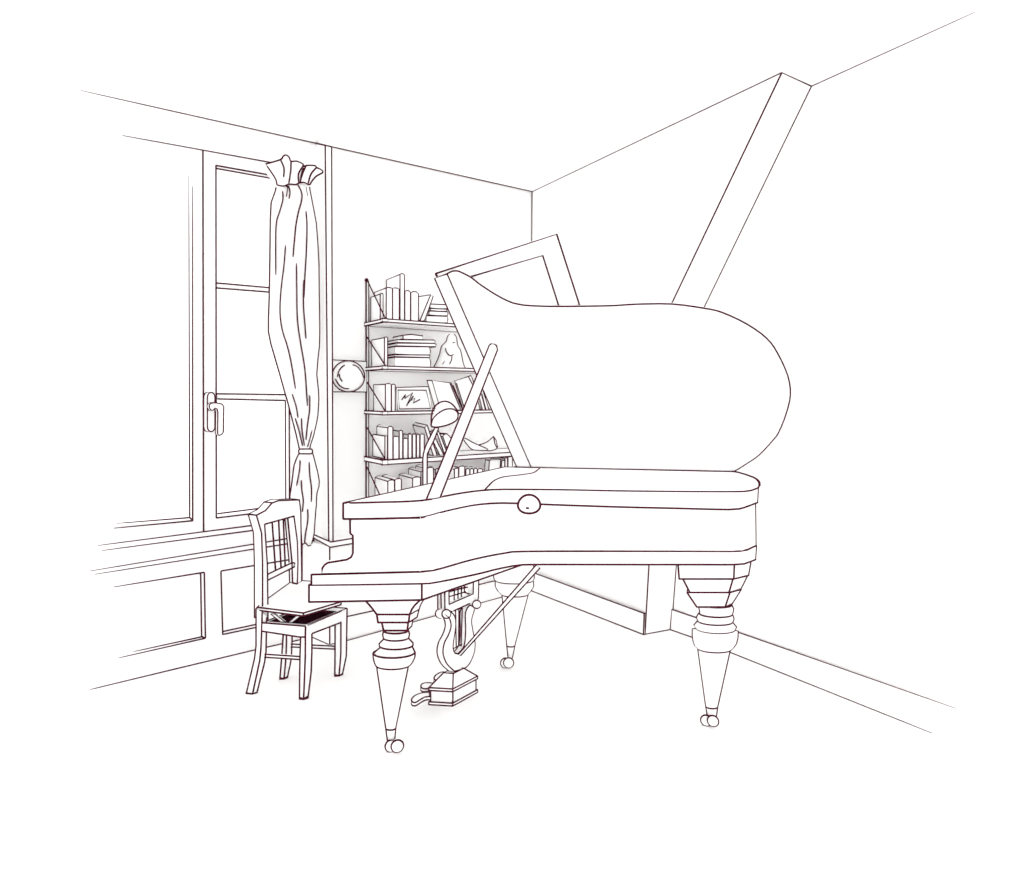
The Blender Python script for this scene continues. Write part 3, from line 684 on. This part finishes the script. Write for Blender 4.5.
st.line(LYR.many(lx((312, 462), (340, 448), (362, 436)), -.01)); st.build('string', lyo)
bx = MB(.0024)
for P in ([(262, 20), (286, 20), (288, 222), (264, 232)], [(432, 20), (462, 20), (460, 168), (430, 190)], [(288, 202), (432, 140), (460, 168), (312, 240), (264, 232)]):
    bx.prism(LYR.many(lx(*P), -.004), back, ink=False)
for P in ([(262, 60), (264, 232)], [(286, 60), (288, 202)], [(288, 202), (430, 140)], [(432, 30), (430, 140)], [(462, 25), (460, 168), (452, 180)], [(315, 240), (410, 196)], [(222, 118), (222, 228)], [(240, 110), (242, 226)]):
    bx.line(LYR.many(lx(*P), -.003))
bx.prism(LYR.many(lx((222, 60), (242, 60), (242, 226), (222, 226)), -.01), back, ink=False)
for x in (320, 342, 362): bx.line(LYR.many(lx((x, 60), (x - 2, 176 - (x - 320) * .4)), -.02))
for y in (128, 156): bx.line(LYR.many(lx((290, y), (385, y - 28)), -.02))
bx.line(LYR.many(lx((378, 60), (378, 132), (426, 146)), -.02))
bx.build('lyre_box', lyo)
# lyre foot block: pyramid top on a moulded box
ft = MB(.0026)
hp0, hp1 = .055, .0
zc = onz(452.8, 706, .045).y
c0 = onz(452.8, 706, .045); cL = onz(428.8, 704.6, .045); cR = onz(477.5, 692.4, .045)
hbx = EYE - (689 - 395) * c0.y / FPX
def quad(c0, cL, cR, z): return [V((p.x, p.y, z)) for p in (cL, c0, cR, cL + cR - c0)]
q0 = quad(c0, cL, cR, .045); cen = sum(q0, V((0, 0, 0))) / 4
def sq(z, k): return [V((cen.x + (p.x - cen.x) * k, cen.y + (p.y - cen.y) * k, z)) for p in q0]
def stack(mb, lv):
    R = [sq(z, k) for z, k in lv]; mb.grid(R, True, smooth=False, caps=True); return R
R = stack(ft, [(.045, 1), (.057, 1), (.057, .93), (hbx - .012, .93), (hbx - .012, 1), (hbx, 1), (hbx + .05, .42)])
for k in (0, 1, 4, 5, 6): ft.line(R[k], closed=True)
for j in range(4): ft.line([R[2][j], R[3][j]]); ft.line([R[5][j], R[6][j]]); ft.line([R[0][j], R[1][j]]); ft.line([R[4][j], R[5][j]])
fo = ft.build('lyre_foot', lyo)
for pts, h in (([(429.5, 692.4), (422, 693), (415, 695.6), (411.6, 699.2), (412.4, 702), (415.6, 702.4), (420, 699.8), (425, 697), (430, 696.6)], .09), ([(434, 683.4), (427, 682.8), (422, 684), (420.8, 686.6), (422.6, 688.4), (427, 688.6), (430, 687.6), (432, 687.4)], .10), ([(444, 672), (440, 672.6), (436, 675), (434, 678), (435.4, 680), (438, 679.2), (441, 678)], .115)):
    pd = MB(.0026); pd.prism([onz(x, y, h) for x, y in smoothpts(pts, 3)], (0, 0, -.014), conn=200); pd.build('pedal', pno)
# brace from the lyre to the underside
r_ = MB(.0024); a0 = LYR(459.5, 655, .01); a1 = onz(538, 566.5, hE - .01)
dd = (a1 - a0).normalized(); sd = V((dd.z, 0, -dd.x)).normalized() * .0078
r_.prism([a0 - sd * .7, a1 - sd * 1.3, a1 + sd * 1.3, a0 + sd * .7], V((0, .012, 0)), back=False); r_.build('brace', pno)

# ------------------------------------------------------------------ chair at the keyboard
def c1p(*p): return [(240 + a / 7.333, 480 + b / 7.333) for a, b in p]
def c2p(*p): return [(240 + a / 7.333, 590 + b / 7.333) for a, b in p]
NLf, NRf, RRf, FRf = onz(251.5, 694, 0), onz(304, 699.5, 0), onz(285, 679, 0), onz(339.5, 676, 0)
ch = thing('dining_chair', (NLf + NRf + RRf + FRf) / 4, 'small white wooden chair with slatted back and raised seat, left of the piano', 'chair')
CR = .0031
BP = vplane((-1.200, 2.868), (-1.092, 3.10)); bdir = V((BP.n.y, -BP.n.x, 0)); bvec = BP.n * -.052
def part(name, specs, parent=None, r=CR):
    m = MB(r)
    for pl_, pts, vec, kw in specs: m.prism([pl_(*p) for p in pts], vec, **kw)
    return m.build(name, parent or ch)
kw0 = dict(conn=25)
part('backrest', [(BP, c1p((120, 258), (185, 225), (235, 168), (285, 150), (435, 145), (395, 265), (180, 325)), bvec, dict(conn=25, skip=(4, 6)))])
part('back_post', [(BP, c1p((120, 258), (158, 390), (165, 600), (165, 1020), (205, 1020), (200, 620), (180, 325)), bvec, dict(conn=25, skip=(6, 3)))])
part('back_post', [(BP, c1p((435, 145), (445, 230), (452, 740), (420, 762), (424, 600), (420, 450), (395, 265)), bvec * .4, dict(conn=25, skip=(6,))), (BP, c1p((395, 265), (420, 450), (424, 600), (414, 762), (385, 750), (380, 590), (350, 280)), bvec * .35, dict(conn=200, skip=(6, 0, 1, 2)))])
part('lower_rail', [(BP, c1p((205, 690), (385, 605), (402, 610), (400, 636), (205, 735)), bvec * .3, dict(conn=200, back=False))])
for a, b in (((236, 310), (262, 680)), ((283, 295), (302, 662)), ((318, 285), (332, 648))):
    m = MB(CR * .85); m.line([BP(*c1p(a)[0], -.012), BP(*c1p(b)[0], -.012)], .0046, mi=0); m.line([BP(*c1p(a)[0], -.008), BP(*c1p(b)[0], -.008)], .0034); m.build('back_slat', ch)
# raised seat board
hs_ = .40
sp = [onz(x, y, hs_) for x, y in [(257, 607.2), (303.4, 613), (341, 601.8), (329, 583), (302, 580.7), (295.8, 584), (290.5, 582.3), (267.5, 598.8)]]
m = MB(CR); m.prism(sp, (0, 0, -.014), conn=20); m.build('seat', ch)
# seat frame: apron boards around a dark sheet that paints in the hollow's shade
P1 = vplane((NLf.x, NLf.y), (NRf.x, NRf.y)); P2 = vplane((NRf.x, NRf.y), (FRf.x, FRf.y)); 
P3 = vplane((RRf.x, RRf.y), (FRf.x, FRf.y))
iv1 = -P1.n * .018; iv2 = -P2.n * .018
ap = MB(CR)
ap.prism([P1(*p) for p in c2p((160, 240), (480, 265), (480, 345), (440, 345), (160, 302))], iv1, skip=(1, 4), back=False, conn=200)
ap.prism([P2(*p) for p in c2p((480, 265), (785, 135), (745, 236), (527, 320), (480, 345))], iv2, skip=(4, 3, 1), back=False, conn=200)
pa, pb_, pc = P1(*c2p((162, 240))[0]), P1(*c2p((480, 265))[0]), P2(*c2p((785, 135))[0])
zt = pb_.z; pd_ = pa + pc - pb_
ap.face([pa + V((0, 0, -.001)), pb_ + V((0, 0, -.001)), pc + V((0, 0, -.001)), pd_ + V((0, 0, -.001))], 0)
ap.line([pb_, pa, pd_, pc])
ap.build('seat_frame', ch)
def inner(f, g, dz=.002):
    return pb_ + (pa - pb_) * f + (pc - pb_) * g + V((0, 0, dz))
shade_m = MB(CR); shade_m.face([inner(.92, .06), inner(.06, .07), inner(.06, .80), inner(.92, .80)], 2); shade_m.build('seat_shade_sheet', ch)['label'] = 'flat dark sheet painting the shade under the raised seat'  # no real hollow: its shade is a flat dark face on the frame
m = MB(.0024)
for a, b in (((238, 175), (322, 240)), ((428, 190), (366, 240))):
    A0, A1 = P1(*c2p(a)[0], -.03), P1(*c2p(b)[0], -.03); hv = V((.010, 0, 0)); m.prism([A0 - hv, A1 - hv, A1 + hv, A0 + hv], iv1 * .6, back=False, r=.0016)
m.build('seat_support', ch)
def legp(pl_, L, M, R, back, tip=True):
    """leg with two visible faces: left/mid and mid/right contours"""
    m = MB(CR); lp_ = [pl_(*p) for p in c2p(*L)]; mp = [pl_(*p) for p in c2p(*M)]; rp = [pl_(*p, -.014) for p in c2p(*R)]
    n = 8; lp_, mp, rp = resample(lp_, n), resample(mp, n), resample(rp, n)
    bp = [a + (c - b) for a, b, c in zip(lp_, mp, rp)]
    m.grid([[a, b, c, d] for a, b, c, d in zip(lp_, mp, rp, bp)], True, smooth=False, caps=True)
    for q_ in (lp_, mp, rp): m.line(q_)
    m.line([q_ + V((0, 0, .003)) for q_ in (lp_[-1], mp[-1], rp[-1])], CR * 1.9 if tip else CR)
    return m.build('leg', ch)
legp(P1, [(118, 135), (118, 300), (118, 455), (45, 765)], [(162, 165), (158, 320), (150, 490), (90, 772)], [(196, 200), (193, 340), (190, 490), (122, 760)], None)
legp(P1, [(445, 340), (440, 500), (437, 700), (437, 800)], [(480, 268), (478, 500), (470, 700), (466, 808)], [(527, 320), (527, 450), (522, 600), (498, 790)], None)
legp(P3, [(697, 250), (697, 400), (695, 630)], [(740, 232), (739, 480), (725, 640)], [(785, 137), (780, 480), (750, 622)], None)
legp(P3, [(318, 300), (308, 460), (292, 655)], [(342, 300), (338, 480), (322, 660)], [(384, 300), (376, 510), (346, 645)], None)
def rung(pl_, a, b, wpx, t=-.014):
    A0, B0 = c2p(a)[0], c2p(b)[0]
    m = MB(CR * .9); m.prism([pl_(A0[0], A0[1], t), pl_(B0[0], B0[1], t), pl_(B0[0], B0[1] + wpx, t), pl_(A0[0], A0[1] + wpx, t)], pl_.n * -.014, back=False); m.build('stretcher', ch)
rung(P1, (165, 470), (440, 488), 3); rung(P3, (355, 395), (697, 412), 3.0)

for o in bpy.data.objects:
    if '_base' in o: del o['_base']
